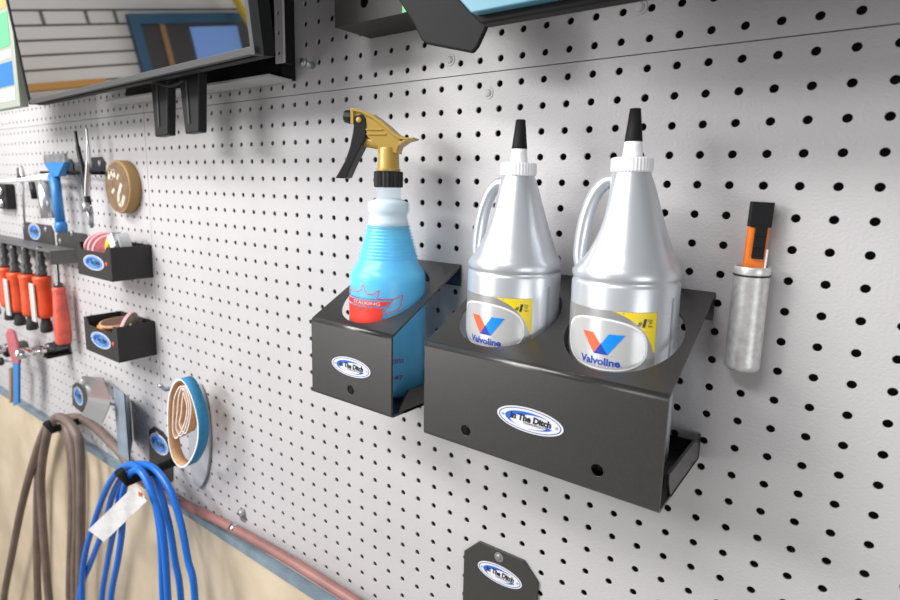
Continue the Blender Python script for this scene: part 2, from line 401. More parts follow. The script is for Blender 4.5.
# ================================================================== SILVER OIL BOTTLES
def oil_bottle(label, x, y, dz, lab_deg, tilt, ldz):
    z0 = 1.2600
    root = thing('oil_bottle', label, 'bottle', (x, y, z0), 'silver gear oil bottles')
    c = V(x, y, 0); th = math.radians(lab_deg - 79); hd = V(math.cos(th), math.sin(th), 0)
    k = 1.015
    prof = [(.030, 1.2602), (.0385, 1.2602), (.0415, 1.2625), (.0428, 1.267), (.0430, 1.30), (.0430, 1.4135), (.0424, 1.4155), (.0415, 1.4170), (.0424, 1.4185), (.0431, 1.4200), (.0430, 1.4230), (.0424, 1.4260), (.0408, 1.4292), (.0386, 1.4336), (.0362, 1.4405), (.0330, 1.4497), (.0300, 1.4582), (.0268, 1.4680), (.0238, 1.4775), (.0206, 1.4880), (.0181, 1.4955), (.0164, 1.4998), (.0153, 1.5025), (.0148, 1.5055)]
    clip = [(1.423, .06), (1.4260, .0425), (1.4292, .0385), (1.4345, .0315), (1.4405, .0265), (1.448, .0222), (1.4542, .0188), (1.4635, .0162), (1.473, .0147), (1.4822, .0142), (1.490, .0145), (1.496, .0152), (1.51, .02)]
    def cl(z):
        if z <= clip[0][0]: return .06
        for (a, ca), (b, cb) in zip(clip, clip[1:]):
            if z <= b: return ca + (cb - ca) * (z - a) / (b - a)
        return .06
    rings = []; N = 64
    for r, z in prof:
        R = []
        for i in range(N):
            t = 2 * PI * i / N; rr = r * k if z < 1.43 else r
            co = math.cos(t - th)
            if co > .05: rr = min(rr, (cl(z) ** -10 * co ** 10 + rr ** -10) ** (-1 / 10))
            R.append(V(x + rr * math.cos(t), y + rr * math.sin(t), z + dz))
        rings.append(R)
    MB().rings(rings).build('bottle_body', 'silver_plastic', root)
    hp = [(.0110, 1.4965), (.0190, 1.4960), (.0270, 1.4885), (.0328, 1.4760), (.0366, 1.4620), (.0386, 1.4490), (.0394, 1.4380), (.0388, 1.4290), (.0355, 1.419)]
    MB().tube(spline([c + hd * a + V(0, 0, z + dz) for a, z in hp], 6), .0060, 18, sq=1.2).build('handle', 'silver_plastic', root)
    mb = MB(); mb.lathe(c + V(0, 0, dz), [(.0158, 1.5035), (.0166, 1.5045), (.0166, 1.5140), (.0158, 1.5150)], 72, 0, rib=.0004)
    mb.lathe(c + V(0, 0, dz), [(.0092, 1.515), (.0079, 1.5165), (.0073, 1.5225), (.0069, 1.5285)], 32)
    mb.build('cap', 'white_plastic', root)
    MB().lathe(c + V(0, 0, dz), [(.0066, 1.5275), (.0071, 1.5278), (.0070, 1.529), (.0043, 1.5535), (.0036, 1.5537), (.0032, 1.550)], 28).build('nozzle_tip', 'satin_black', root)
    # label on the cylinder wall: u (metres along the arc, right positive) and height
    R0 = .0430 * k; ld = math.radians(lab_deg)
    def cyl(uu, zz, lay=0):
        a = ld + uu / R0; r = R0 + .0002 + lay * .00012; return V(x + r * math.cos(a), y + r * math.sin(a), zz + ldz)
    def patch(mb, outline_l, outline_r, m, lay):   # left/right boundary polylines, same z list -> bent strip
        for (ul, zl), (ur, zr), (ul2, zl2), (ur2, zr2) in zip(outline_l, outline_r, outline_l[1:], outline_r[1:]):
            n_ = 14; A = [cyl(ul + (ur - ul) * i / n_, zl, lay) for i in range(n_ + 1)]; B_ = [cyl(ul2 + (ur2 - ul2) * i / n_, zl2, lay) for i in range(n_ + 1)]
            mb.add(A + B_, [(i, i + 1, i + n_ + 2, i + n_ + 1) for i in range(n_)], m, True)
    mb = MB()
    mb_rect = lambda u0, u1, za, zb, m, lay: patch(mb, [(u0, za), (u0, zb)], [(u1, za), (u1, zb)], m, lay)
    mb_rect(-.046, .0455, 1.300, 1.3985, 0, 0)
    def oval(sc, m, lay):
        cu, cz, a, b = .0015, 1.3708, .0372 * sc, .0212 * (sc if sc > .99 else sc * .975); L, Rr = [], []
        for i in range(25):
            t = PI * i / 24; zz = b * math.cos(t); ex = a * max(0, 1 - abs(zz / b) ** 2.6) ** (1 / 2.3) if 0 < i < 24 else 0
            sh = .0015 * zz / b
            L.append((cu - ex - sh, cz + zz)); Rr.append((cu + ex - sh, cz + zz))
        patch(mb, L, Rr, m, lay)
    oval(1.0, 1, 1); oval(.955, 2, 2)
    # yellow corner flash
    L, Rr = [], []
    for i in range(13):
        q = i / 12; zz = 1.3982 - .032 * q; L.append((.009 + .0355 * (1 - (1 - q) ** 2) ** .5 if q > 0 else .009, zz)); Rr.append((.0452, zz))
    L = [(min(a, .0452), z) for a, z in L]
    L = [(.010, 1.3982), (.018, 1.3958), (.0245, 1.3925), (.0300, 1.3885), (.0345, 1.3840), (.0385, 1.3785), (.0415, 1.3730), (.0438, 1.3665)]
    patch(mb, L, [(.0450, z) for _, z in L], 3, 1)
    def quad(pts, m, lay): mb.poly([cyl(a, b, lay) for a, b in pts], m)
    def para(tl, tr, br, bl, m, lay, n_=8):
        f = lambda p, q, s_: (p[0] + (q[0] - p[0]) * s_, p[1] + (q[1] - p[1]) * s_)
        g = lambda i, k: f(f(tl, tr, i / n_), f(bl, br, i / n_), k / n_)
        mb.add([cyl(*g(i, k), lay) for k in range(n_ + 1) for i in range(n_ + 1)], [(k * (n_ + 1) + i, k * (n_ + 1) + i + 1, (k + 1) * (n_ + 1) + i + 1, (k + 1) * (n_ + 1) + i) for k in range(n_) for i in range(n_)], m, True)
    para((-.0141, 1.3795), (-.0040, 1.3795), (.0088, 1.3628), (-.0026, 1.3628), 4, 3)
    para((.0092, 1.3798), (.0212, 1.3798), (.0088, 1.3628), (-.0026, 1.3628), 5, 4)
    para((.0030, 1.3712), (.0031, 1.3712), (.0088, 1.3628), (-.0026, 1.3628), 6, 5)
    mb.text('Valvoline', lambda a, b: cyl(a, b, 3), .0335, .0020, 1.3540, .0060, .034, 6)
    mb.text('TM', lambda a, b: cyl(a, b, 3), .0012, .0122, 1.3618, None, 0, 7)
    mb.text('.', lambda a, b: cyl(a, b, 3), .0007, .0200, 1.3540, None, 0, 6)
    mb.text('1', lambda a, b: cyl(a, b, 3), .0022, .0345, 1.3868, .0066, .012, 7, .2)
    mb.text('#', lambda a, b: cyl(a, b, 3), .0028, .0313, 1.3880, .0032, .01, 7, .2)
    for tx, zz in (('Over', 1.3915), ('50', 1.3893), ('Years', 1.3868)): mb.text(tx, lambda a, b: cyl(a, b, 3), .0042 if tx != '50' else .0022, .0395, zz, .0018, .005, 7, .2)
    mb.build('front_label', ['label_silver', 'label_rim', 'label_white', 'label_yellow', 'v_red', 'v_blue', 'v_navy', 'logo_black'], root, fix=False)
    mb = MB()
    for zz in (1.4065, 1.3935, 1.3765, 1.361): mb.text('- 1/4', lambda a, b: cyl(a, b, 2), .0055, .0560, zz, .0017, .01, 0, .2)
    mb.build('measure_mark', ['label_rim'], root, fix=False)
    mb = MB(); patch(mb, [(.0612, 1.268), (.0612, 1.408)], [(.0640, 1.268), (.0640, 1.408)], 0, 0)
    mb.build('sight_strip', ['silver_band'], root, fix=False)
    root.rotation_euler = (0, math.radians(tilt), 0)
    return root
oil_bottle('silver gear oil bottle at left in the wide bracket, next to the spray bottle', -.0655, -.0640, 0, -97, .2, -.0015)
oil_bottle('silver gear oil bottle at right in the wide bracket, nearest the tube', .0432, -.0640, .0035, -96, -.75, .0014)

# ================================================================== SPRAY BOTTLE
def spray_bottle():
    x, y, z0 = -.228, -.0603, 1.2605
    root = thing('spray_bottle', 'clear spray bottle of blue liquid with gold and black trigger head', 'spray bottle', (x, y, z0))
    c = V(x, y, 0)
    outer = [(.030, 1.2607), (.0395, 1.2607), (.0425, 1.2635), (.0435, 1.268), (.0435, 1.3885), (.0432, 1.393), (.0418, 1.3980), (.0392, 1.4020), (.0362, 1.4065), (.0342, 1.4115)]
    zz = 1.4115; r = .0342
    while zz < 1.444:    # ribbed grip cone
        outer += [(r - .0006, zz + .001), (r - .0009, zz + .0022), (r - .0001, zz + .0034)]; zz += .0036; r -= .00098
    outer += [(.0242, 1.4485), (.0228, 1.4535), (.0218, 1.4575), (.0218, 1.4605), (.0232, 1.4635), (.0238, 1.4655), (.0238, 1.4712), (.0228, 1.4742), (.0172, 1.4765), (.0140, 1.4780), (.0136, 1.4905)]
    MB().lathe(c, outer, 56, cap1=False).build('bottle_body', 'translucent_shell', root)
    inner = [(r - .0016, z) for r, z in outer if z < 1.449]; inner[0] = (.028, 1.2622); inner[1] = (.038, 1.2622)
    MB().lathe(c, inner, 56).build('cleaning_liquid', 'liquid_blue', root)
    up = [(r - .0016, z + .0003) for r, z in outer if 1.4475 < z < 1.4782]
    MB().lathe(c, up, 48).build('neck_lining', 'milky_plastic', root)
    # print on the bottle
    ld = math.radians(-90); R0 = .0435
    def cyl(uu, h, lay=0):
        a = ld + uu / R0; r_ = R0 + .0003 + lay * .0001; return V(x + r_ * math.cos(a), y + r_ * math.sin(a), h)
    mb = MB()
    def line(pts, wd, m, lay=1):
        D = []
        for (a, b), (c_, d) in zip(pts, pts[1:]):
            k = max(1, int(math.hypot(c_ - a, d - b) / .003))
            D += [(a + (c_ - a) * i / k, b + (d - b) * i / k) for i in range(k)]
        D.append(pts[-1])
        for (a, b), (c_, d) in zip(D, D[1:]):
            n_ = Vector((-(d - b), c_ - a)); n_ = n_.normalized() * wd / 2
            mb.poly([cyl(a + n_.x, b + n_.y, lay), cyl(a - n_.x, b - n_.y, lay), cyl(c_ - n_.x, d - n_.y, lay), cyl(c_ + n_.x, d + n_.y, lay)], m)
    crown = [(-.0330, 1.371), (-.0345, 1.3775), (-.026, 1.3745), (-.020, 1.3780), (-.0141, 1.3822), (-.0100, 1.3795), (-.0060, 1.3787), (-.0006, 1.3808), (.0033, 1.3884), (.0062, 1.3800), (.0095, 1.3780), (.0155, 1.3783), (.0225, 1.3830), (.0195, 1.3742), (.0290, 1.3732), (.0375, 1.3734), (.0481, 1.3780), (.0452, 1.3650), (.0408, 1.3612), (.0250, 1.3575)]
    line(crown, .0009, 0)
    line([(.0375, 1.3734), (.0262, 1.3590)], .0009, 0); line([(-.030, 1.3730), (.0375, 1.3730)], .0006, 1)
    for i in range(16):      # red banner with a tapering right end, and the block under it
        a, b = -.030 + .0645 * i / 16, -.030 + .0645 * (i + 1) / 16
        bot = lambda u_: 1.3655 if u_ < .0283 else 1.3655 + (u_ - .0283) * .8
        mb.poly([cyl(a, bot(a), 1), cyl(b, bot(b), 1), cyl(b, 1.3710, 1), cyl(a, 1.3710, 1)], 0)
    for i in range(14):
        a, b = -.028 + .0535 * i / 14, -.028 + .0535 * (i + 1) / 14
        mb.poly([cyl(a, 1.335, 1), cyl(b, 1.335, 1), cyl(b, 1.3640, 1), cyl(a, 1.3640, 1)], 0)
    mb.text('STALKING', lambda a, b: cyl(a, b, 2), .0350, .0060, 1.3667, .0034, 0, 2)
    mb.build('printed_crest', ['print_red', 'print_purple', 'white_vinyl'], root, fix=False)
    for tx, wd, cx_, zz, ht, bo in (('.com', .0200, .0390, 1.3030, .0046, .01), ('3-4647', .0300, .0345, 1.2845, .0050, .02)):
        MB().text(tx, lambda a, b: cyl(a, b, 1), wd, cx_, zz, ht, bo, 0).build('printed_line', ['print_purple'], root, fix=False)
    # head
    a = V(-.91, -.414, 0).normalized(); b = V(-a.y, a.x, 0)
    MB().lathe(c, [(.0150, 1.4902), (.0160, 1.4912), (.0160, 1.5065), (.0150, 1.5075)], 44, rib=.0009).build('collar_nut', 'black_plastic', root)
    H = lambda cx, cy: ((351 - cx) * .0001863, 1.5004 + (468 - cy) * .0001863)
    P_ = lambda s_, z_, d=0: c + a * s_ + b * d + V(0, 0, z_)
    head = thing_part = None
    mb = MB()
    mb.lathe(c, [(.0130, 1.5076), (.0130, 1.5105), (.0118, 1.511), (.0112, 1.531), (.0105, 1.533)], 36)
    def slab(pts, hw): mb.prism([P_(*H(*p), -hw) for p in pts], b * 2 * hw)
    body = [(150, 92), (200, 98), (262, 122), (330, 168), (392, 222), (425, 245), (440, 262), (408, 305), (395, 322), (300, 322), (300, 290), (235, 232), (225, 165), (152, 165)]
    slab(body, .0085)
    top = [(146, 78), (200, 86), (270, 112), (340, 160), (400, 212), (440, 236), (515, 240), (516, 247), (470, 256), (428, 278), (408, 312), (398, 312), (412, 276), (440, 252), (396, 226), (334, 176), (266, 130), (198, 102), (146, 96)]
    n_ = len(top) // 2
    oL = top[:10]; iL = top[:9:-1]
    def band(o_, i_, hw):   # curved shell from outer and inner outlines
        m_ = min(len(o_), len(i_))
        for (p, q, r_, s_) in [(o_[i], o_[i + 1], i_[i + 1], i_[i]) for i in range(m_ - 1)]:
            mb.prism([P_(*H(*t), -hw) for t in (p, q, r_, s_)], b * 2 * hw)
    band([(146, 78), (200, 86), (270, 112), (340, 160), (400, 212), (440, 236), (480, 241), (516, 240)], [(146, 92), (198, 100), (264, 128), (332, 176), (392, 226), (432, 250), (478, 254), (516, 248)], .0118)
    band([(516, 240), (470, 248), (430, 268), (408, 300), (398, 322)], [(516, 248), (466, 262), (424, 290), (416, 312), (414, 330)], .0112)
    for q in (.0088, -.0088):
        for yy, xa, xb in ((196, 228, 330), (222, 232, 350)): mb.obox(P_(*H((xa + xb) / 2, yy), q), a * (xb - xa) / 2 * .000186, b * .0009, V(0, 0, .0007))
    s0, zc = H(205, 258); s1, zc2 = H(345, 282)
    mb.rod(P_(s0, zc), P_(s1, zc2), .0062, 24)
    mb.obox(P_(*H(147, 120)), a * .0016, b * .0105, V(0, 0, .0082))
    mb.build('spray_head', 'gold_plastic', root, bevel=.0006)
    MB().lathe(P_(*H(138, 122)), [(.0076, 0), (.0076, .004), (.0070, .0085), (.0060, .0105), (.002, .0112)], 20, 0, (a + V(0, 0, .12)).normalized(), rib=.0004).build('nozzle', 'black_plastic', root)
    mb = MB(); trig = [(160, 118), (205, 108), (228, 130), (232, 180), (222, 250), (190, 310), (150, 380), (108, 468), (96, 476), (36, 474), (58, 440), (100, 370), (130, 290), (148, 210)]
    mb.prism([P_(*H(*p), -.0095) for p in trig], b * .019); mb.build('trigger', 'black_plastic', root, bevel=.0012)
    mb = MB(); mb.lathe(P_(*H(188, 142), .0092), [(.0031, 0), (.0031, .0014), (.0012, .0016)], 14, 0, b)
    mb.lathe(P_(*H(188, 142), -.0092), [(.0031, 0), (.0031, .0014), (.0012, .0016)], 14, 0, -b); mb.build('pivot_pin', 'gold_plastic', root)
spray_bottle()

# ================================================================== TUBE WITH KNIFE
x, y = .1276, -.0146
root = thing('metal_tube', 'scuffed aluminium tube fixed upright on the pegboard right of the oil bottles', 'tube holder', (x, y, 1.347))
mb = MB(); mb.lathe((x, y, 0), [(.0100, 1.3472), (.0122, 1.3475), (.0133, 1.3495), (.0134, 1.352), (.0133, 1.427), (.0137, 1.4285), (.0137, 1.4330), (.0131, 1.4340), (.0120, 1.4335), (.0118, 1.430), (.0116, 1.352), (.008, 1.3515)], 40)
mb.build('tube_body', 'alu_tube', root)
mb = MB(); mb.lathe((x, y, 0), [(.01345, 1.4275), (.01375, 1.4272), (.01375, 1.4262), (.01345, 1.4258)], 40, cap0=False, cap1=False); mb.build('groove_ring', 'black_rubber', root)
# knife, tilted a little to the right
kx, ky = .1258, -.0135
root = thing('utility_knife', 'orange and black utility knife standing in the aluminium tube', 'knife', (kx, ky, 1.3533))
ax_ = V(.025, .02, 1).normalized(); rt = V(.93, .37, 0); rt = (rt - ax_ * rt.dot(ax_)).normalized(); fr = rt.cross(ax_)
if fr.y > 0: fr = -fr
K = lambda r_, f_, h: V(kx, ky, 1.354) + rt * r_ + fr * f_ + ax_ * h
ksl = lambda mb, r0, r1, f0, f1, h0, h1, m=0: mb.obox(K((r0 + r1) / 2, (f0 + f1) / 2, (h0 + h1) / 2), rt * (r1 - r0) / 2, fr * (f1 - f0) / 2, ax_ * (h1 - h0) / 2, m)
mb = MB(); ksl(mb, -.0075, .0075, -.0045, .0030, 0, .112); mb.build('grip', 'orange_plastic', root, bevel=.0012)
mb = MB(); ksl(mb, -.0078, .0082, -.005, .0046, .1115, .1315); ksl(mb, -.0034, .0052, .003, .0062, .086, .113)
for h in (.0895, .0985, .1075): ksl(mb, -.003, .0048, .006, .0068, h - .0035, h + .0030)
mb.build('slider_cap', 'satin_black', root, bevel=.0008)
mb = MB(); ksl(mb, .0068, .0088, -.003, .002, .078, .094); mb.build('belt_clip', 'steel', root)

# ================================================================== HOOK PLATE AT THE BOTTOM
Y = -.003
pts = [(464, 551), (479, 541.5), (524, 561), (538, 583), (537, 600)]
wp = [at(px, py, Y) for px, py in pts]
xl, xr = wp[0].x, wp[3].x
root = thing('hook_plate', 'black steel hook plate with clipped corners at the bottom edge under the wide bracket', 'hook plate', ((xl + xr) / 2, 0, .90))
out = [V(xl, Y, wp[0].z), wp[1], wp[2], V(xr, Y, wp[3].z), V(xr, Y, .90), V(xl, Y, .90)]
out = [V(p.x, Y, p.z) for p in out]
MB().prism(out, (0, .0028, 0)).build('steel_plate', 'powder_black', root, bevel=.0006)
p = at(498.5, 557.5, Y - .001); screw_head(root, p.x, p.z, Y, .0038, 'screw')
p = at(499.5, 574.5, Y); logo(root, (p.x, Y, p.z), (1, 0, 0), (0, 0, 1), .060, .0235)
MB().tube([((xl + xr) / 2, Y, .93), ((xl + xr) / 2, -.06, .925), ((xl + xr) / 2, -.07, .945)], .006).build('hook', 'powder_black', root)

# ================================================================== TOP OF THE PHOTOGRAPH
# black box with green sticker
X0, Xr, Zb = -.372, -.255, 1.6640
c_ = at(335, 27.5, -.05)
dY = -.058
fl = at(335, 27.5, dY); X0 = fl.x; Zb = fl.z
root = thing('metal_box', 'black steel box with a green sticker at the top edge above the spray bottle', 'box', (X0 + .06, 0, Zb))
mb = MB(); mb.holed(V(0, dY, 0), (1, 0, 0), (0, 0, 1), (0, .002, 0), (X0, X0 + .125, Zb, Zb + .11), (at(364, 2, dY).x, at(364, 2, dY).z, .006, .006), n=20)
mb.box(X0, X0 + .125, dY + .002, 0, Zb, Zb + .002); mb.box(X0, X0 + .002, dY + .002, 0, Zb + .002, Zb + .11); mb.box(X0 + .123, X0 + .125, dY + .002, 0, Zb + .002, Zb + .11)
mb.build('box_body', 'powder_matte', root)
g0, g1 = at(402.5, 14, dY), at(413, 2, dY)
MB().box(g0.x, g1.x + .004, dY - .0006, dY - .0001, g0.z + .001, Zb + .085).build('sticker', 'sticker_green', root)
# teal faced caddy on a black bracket arm
root = thing('equipment_caddy', 'teal faced black unit on an angled black bracket, cut off by the top edge', 'equipment', (.02, 0, 1.62))
Yp = -.085
pl = [(400, -60), (398, 0), (412, 22), (421, 40), (426, 44), (472, 53), (477, 47), (494, 10), (500, -60)]
MB().prism([at(px, py, Yp) for px, py in pl], (0, .005, 0)).build('bracket_arm', 'satin_black', root, bevel=.002)
q = at(440, -60, Yp)
MB().box(q.x - .02, q.x + .03, Yp + .005, -.0006, q.z - .03, q.z + .03).build('wall_arm', 'satin_black', root)
Yf = -.150
bl = at(471, 12.5, Yf); rr = at(560, 1, Yf); zb = at(489, 15, Yf).z; xb = at(471, 12, Yf).x
ch = at(452, 0, Yf)
face = [V(xb - .075, Yf, 1.80), V(ch.x - .006, Yf, ch.z + .012), V(xb, Yf, zb + .004), V(xb + .55, Yf, zb + .004), V(xb + .55, Yf, 1.80)]
MB().prism(face, (0, .010, 0)).build('teal_panel', 'panel_teal', root, bevel=.001)
back = [V(p.x, Yf + .0102, p.z) for p in face]; back[1].z -= .004; back[2].z -= .006; back[2].x += .002; back[3].z -= .006; back[1].x -= .002; back[0].x -= .002
MB().prism(back, (0, .014, 0)).build('rear_housing', 'satin_black', root, bevel=.0015)

# ================================================================== TELEVISION
BL = V(-1.0452, -.12, 1.6265); u = V(.7154, -.0346, 0).normalized(); n = V(-.048, -.9924, -.1132).normalized(); up = n.cross(u).normalized()
if up.z < 0: up = -up
TVp = lambda a, b, d=0: BL + u * a + up * b + n * d
tb = lambda mb, a0, a1, b0, b1, d0, d1, m=0: mb.obox(TVp((a0 + a1) / 2, (b0 + b1) / 2, (d0 + d1) / 2), u * (a1 - a0) / 2, up * (b1 - b0) / 2, n * (d1 - d0) / 2, m)
W_, H_ = .716, .415
root = thing('television', 'dark flat television leaning forward off the wall at the top left', 'television', TVp(W_ / 2, 0, -.03))
mb = MB(); tb(mb, .004, W_ - .004, .005, H_, -.006, 0); mb.build('screen', 'screen_glass', root)
mb = MB(); tb(mb, -.001, W_ + .003, -.003, .005, -.006, .0012); tb(mb, W_ - .004, W_ + .003, -.004, H_, -.010, .0015); mb.build('bezel', 'bezel_grey', root, bevel=.0008)
mb = MB(); tb(mb, -.003, .004, -.003, H_, -.010, .0015); tb(mb, .0, W_ + .001, -.004, H_, -.026, -.0101); mb.build('rear_shell', 'satin_black', root, bevel=.001)
mb = MB(); tb(mb, .09, .59, .05, H_, -.050, -.0342); mb.build('rear_bulge', 'black_plastic', root, bevel=.003)
# mount
mx0, mx1 = -.925, -.4525
root = thing('television_mount', 'black and grey steel wall mount with two hanging straps behind the television', 'wall mount', (-.7, 0, 1.62))
mz = at(296, 81).z
mb = MB(); mb.box(mx0, mx1, -.006, -.0006, mz, 1.98); mb.box(mx1 - .004, mx1, -.022, -.006, mz + .004, 1.98); mb.build('back_plate', 'satin_black', root, bevel=.0008)
lip = at(286, 71, -.03)
mb = MB(); mb.prism([(mx0, -.0062, mz - .002), (mx1 - .001, -.0062, mz - .002), (mx1 - .006, -.040, mz + .0005), (mx0 - .01, -.040, mz + .0005)], (0, 0, .003)); mb.build('bottom_flange', 'grey_enamel', root)
cxm = at(279, 40, -.050).x
mb = MB(); 
for k in range(14):
    mb.holed(V(0, -.050, 0), (1, 0, 0), (0, 0, 1), (0, .003, 0), (cxm - .008, cxm + .008, mz + .012 + k * .024, mz + .036 + k * .024), (cxm - .002, mz + .024 + k * .024, .0032, .0032), n=14)
mb.build('channel_rail', 'grey_enamel', root)
MB().box(cxm - .008, cxm - .002, -.047, -.026, mz + .014, mz + .34).build('standoff', 'satin_black', root)
for xa in (-.86, -.60): MB().box(xa, xa + .03, -.060, -.0062, 1.70, 1.95).build('arm', 'black_plastic', root)
for (xa, xb_, xc, xd, yt, ybt) in ((150, 167, 155, 167, 78, 136), (178, 198, 185, 198, 74, 133)):
    Yl = -.085
    q = [at(xa, yt, Yl), at(xb_, yt - 3, Yl), at(xd, ybt - 1, Yl), at(xc, ybt + 1, Yl)]
    mb = MB(); mb.prism(q, (0, .014, 0)); 
    st = mb.build('release_strap', 'black_plastic', root, bevel=.002)
    a_, b_ = q[0].lerp(q[1], .42), q[3].lerp(q[2], .42)
    MB().obox(a_.lerp(b_, .48) + V(0, -.0008, 0), V(.0022, 0, 0), V(0, .0007, 0), (b_ - a_) * .36).build('strap_rib', 'dark_grey_plastic', st)
# cable clips under the screen
mb = MB(); mb.tube(spline([at(118, 86, -.09), at(150, 82, -.085), at(170, 86, -.085), at(185, 80, -.085)], 6), .0025, 8); tag(mb.build('display_cable', 'black_rubber', loc=at(150, 84, -.085)), 'thin black cable looping under the television', 'cable')
# poster board at the very left
q0 = at(20, 106, -.13); 
root = thing('advert_board', 'pale advertising board with green and blue blocks at the left edge beside the television', 'sign', V(q0.x - .12, -.13, q0.z))
xe, zb = q0.x, q0.z
MB().box(xe - .26, xe, -.13, -.116, zb, zb + .36).build('board', 'poster_pale', root, bevel=.001)
def blk(w_, py0, py1, m):
    MB().box(xe - .25, xe - w_, -.1306, -.1301, at(8, py1, -.13).z, at(8, py0, -.13).z).build('printed_block', m, root)
blk(.020, -12, 6, 'poster_orange'); blk(.018, 10, 46, 'poster_green'); blk(.018, 50, 58, 'white_vinyl'); blk(.018, 62, 86, 'poster_blue'); blk(.018, 89, 101, 'white_vinyl')

# ================================================================== LEFT: BINS
def bin_(label, xr, xl, zt, zb, depth, dip):
    root = thing('parts_bin', label, 'bin', ((xl + xr) / 2, 0, zb), 'black wall bins')
    t = .002; mb = MB()
    mb.box(xl, xr, -depth, -.0006, zb, zb + t); mb.box(xr - t, xr, -depth, -.0006, zb + t, zt); mb.box(xl, xl + t, -depth, -.0006, zb + t, zt); mb.box(xl + t, xr - t, -.0026, -.0006, zb + t, zt)
    fz = zt - dip; w_ = xr - xl
    mb.prism([(xl + t, -depth, zb + t), (xr - t, -depth, zb + t), (xr - t, -depth, zt), (xr - .10 * w_, -depth, zt), (xr - .16 * w_, -depth, fz), (xl + .16 * w_, -depth, fz), (xl + .10 * w_, -depth, zt), (xl + t, -depth, zt)], (0, t, 0))
    mb.build('bin_body', 'powder_matte', root)
    logo(root, (xl + w_ * .50, -depth, zb + (zt - zb) * .46), (1, 0, 0), (0, 0, 1), w_ * .60, (zt - zb) * .46, True)
    MB().lathe((xr - w_ * .13, -depth, zb + (zt - zb) * .5), [(.004, 0), (.004, .0007), (.003, .0009)], 12, 0, (0, -1, 0)).build('red_dot', 'tag_red', root)
    return root
b1 = dict(xr=-.878, xl=-1.020, zt=1.3725, zb=1.311, depth=.074)
b2 = dict(xr=-.883, xl=-1.022, zt=1.2250, zb=1.158, depth=.071)
bin_('black steel wall bin holding pink sanding pads, the upper of the two', dip=.012, **b1)
bin_('black steel wall bin holding grinding wheels, the lower of the two', dip=.014, **b2)
def disc(name, label, cat, c, axis, r, th, mats, group=None, hole=0):
    mb = MB(); c = Vector(c); pr = [(max(hole, r * .25), 0), (r, 0), (r, th), (max(hole, r * .25), th)]
    mb.lathe(c, pr, 36, 0, axis, smooth=False, cap0=not hole, cap1=not hole)
    if hole: mb.lathe(c, [(hole, 0), (hole, th)], 36, 0, axis, cap0=False, cap1=False)
    mb.lathe(c, [(r * 1.004, 0), (r * 1.004, th), (r * .90, th + .0003)], 36, 1, axis, cap0=False, cap1=False)
    o = mb.build(name, mats, loc=c); return tag(o, label, cat, group)
for i, (dx, dz, lab) in enumerate(((.004, .004, 'pink sanding pad leaning at the left end of the upper bin'), (.022, .005, 'pink sanding pad second from the left in the upper bin'), (.040, .002, 'pink sanding pad third from the left in the upper bin'))):
    disc('sanding_pad', lab, 'sanding pad', (-.992 + dx, -.040, 1.356 + dz), (.76, -.54, .36), .0320, .006, ['pink_pad', 'pad_edge'], 'pink sanding pads in the upper bin')
c0 = V(-.912, -.026, 1.3670)
root = thing('tape_dispenser', 'clear tape dispenser with a yellow roll core sitting in the upper bin', 'tape dispenser', c0 + V(0, 0, -.046))
MB().lathe(c0 + V(0, -.018, 0), [(.016, 0), (.027, 0), (.027, .018), (.016, .018), (.016, 0)], 32, 0, (.25, .95, .1), smooth=False, cap0=False, cap1=False).build('tape_roll', 'clear_plastic', root)
MB().obox(c0 + V(-.024, -.012, .012), V(.006, .002, .004), V(-.003, .010, 0), V(-.007, 0, .012)).build('cutter', 'clear_plastic', root, bevel=.001)
MB().lathe(c0 + V(-.036, -.016, .004), [(.012, 0), (.012, .008), (.006, .009)], 24, 0, (-.3, -.9, .2)).build('yellow_core', 'yellow_tape', root)
MB().obox(c0 + V(.0, -.008, -.034), V(.020, 0, 0), V(0, .014, 0), V(0, 0, .018)).build('dispenser_base', 'clear_plastic', root, bevel=.002)
disc('grinding_wheel', 'brown edged grinding wheel lying in the lower bin', 'grinding wheel', (-.966, -.0345, 1.2135), (.05, -.10, 1), .0300, .004, ['brown_inside', 'tan_cloth'], 'wheels in the lower bin')
disc('grinding_wheel', 'grey grinding wheel standing on edge at the right of the lower bin', 'grinding wheel', (-.912, -.034, 1.214), (-.75, -.60, .25), .0300, .006, ['grey_disc', 'pad_edge'], 'wheels in the lower bin', hole=.010)
tag(MB().lathe((-.972, -.0555, 1.1605), [(.012, 0), (.012, .052), (.009, .054)], 20).build('orange_cap', 'orange_plastic', loc=(-.972, -.055, 1.1605)), 'small orange cap inside the lower bin near its front', 'cap')

# ------------------------------------------------------------------ wooden medallion
c0 = V(-.951, -.022, 1.4790)
root = thing('wooden_medallion', 'round wooden medallion with pale carved marks on the pegboard above the bins', 'medallion', (c0.x, 0, c0.z - .05))
MB().lathe((c0.x, 0, c0.z), [(.0490, 0), (.0500, .002), (.0500, .019), (.0485, .022)], 56, 0, (0, -1, 0)).build('wood_slice', 'oak_rim', root)
MB().lathe((c0.x, -.0222, c0.z), [(.0460, 0), (.0460, .0006)], 48, 0, (0, -1, 0), smooth=False).build('carved_face', 'oak', root)
mb = MB(); F = lambda a, b: V(c0.x + a, -.0231, c0.z + b)
def stroke(pts, w_):
    for (a, b), (c_, d) in zip(pts, pts[1:]):
        nn = Vector((-(d - b), c_ - a)).normalized() * w_ / 2; mb.prism([F(a + nn.x, b + nn.y), F(a - nn.x, b - nn.y), F(c_ - nn.x, d - nn.y), F(c_ + nn.x, d + nn.y)], (0, .0005, 0))
stroke([(-.030, .014), (-.024, .034), (-.018, .014), (-.010, .032), (-.004, .018)], .008); stroke([(.004, .014), (.012, .024)], .006)
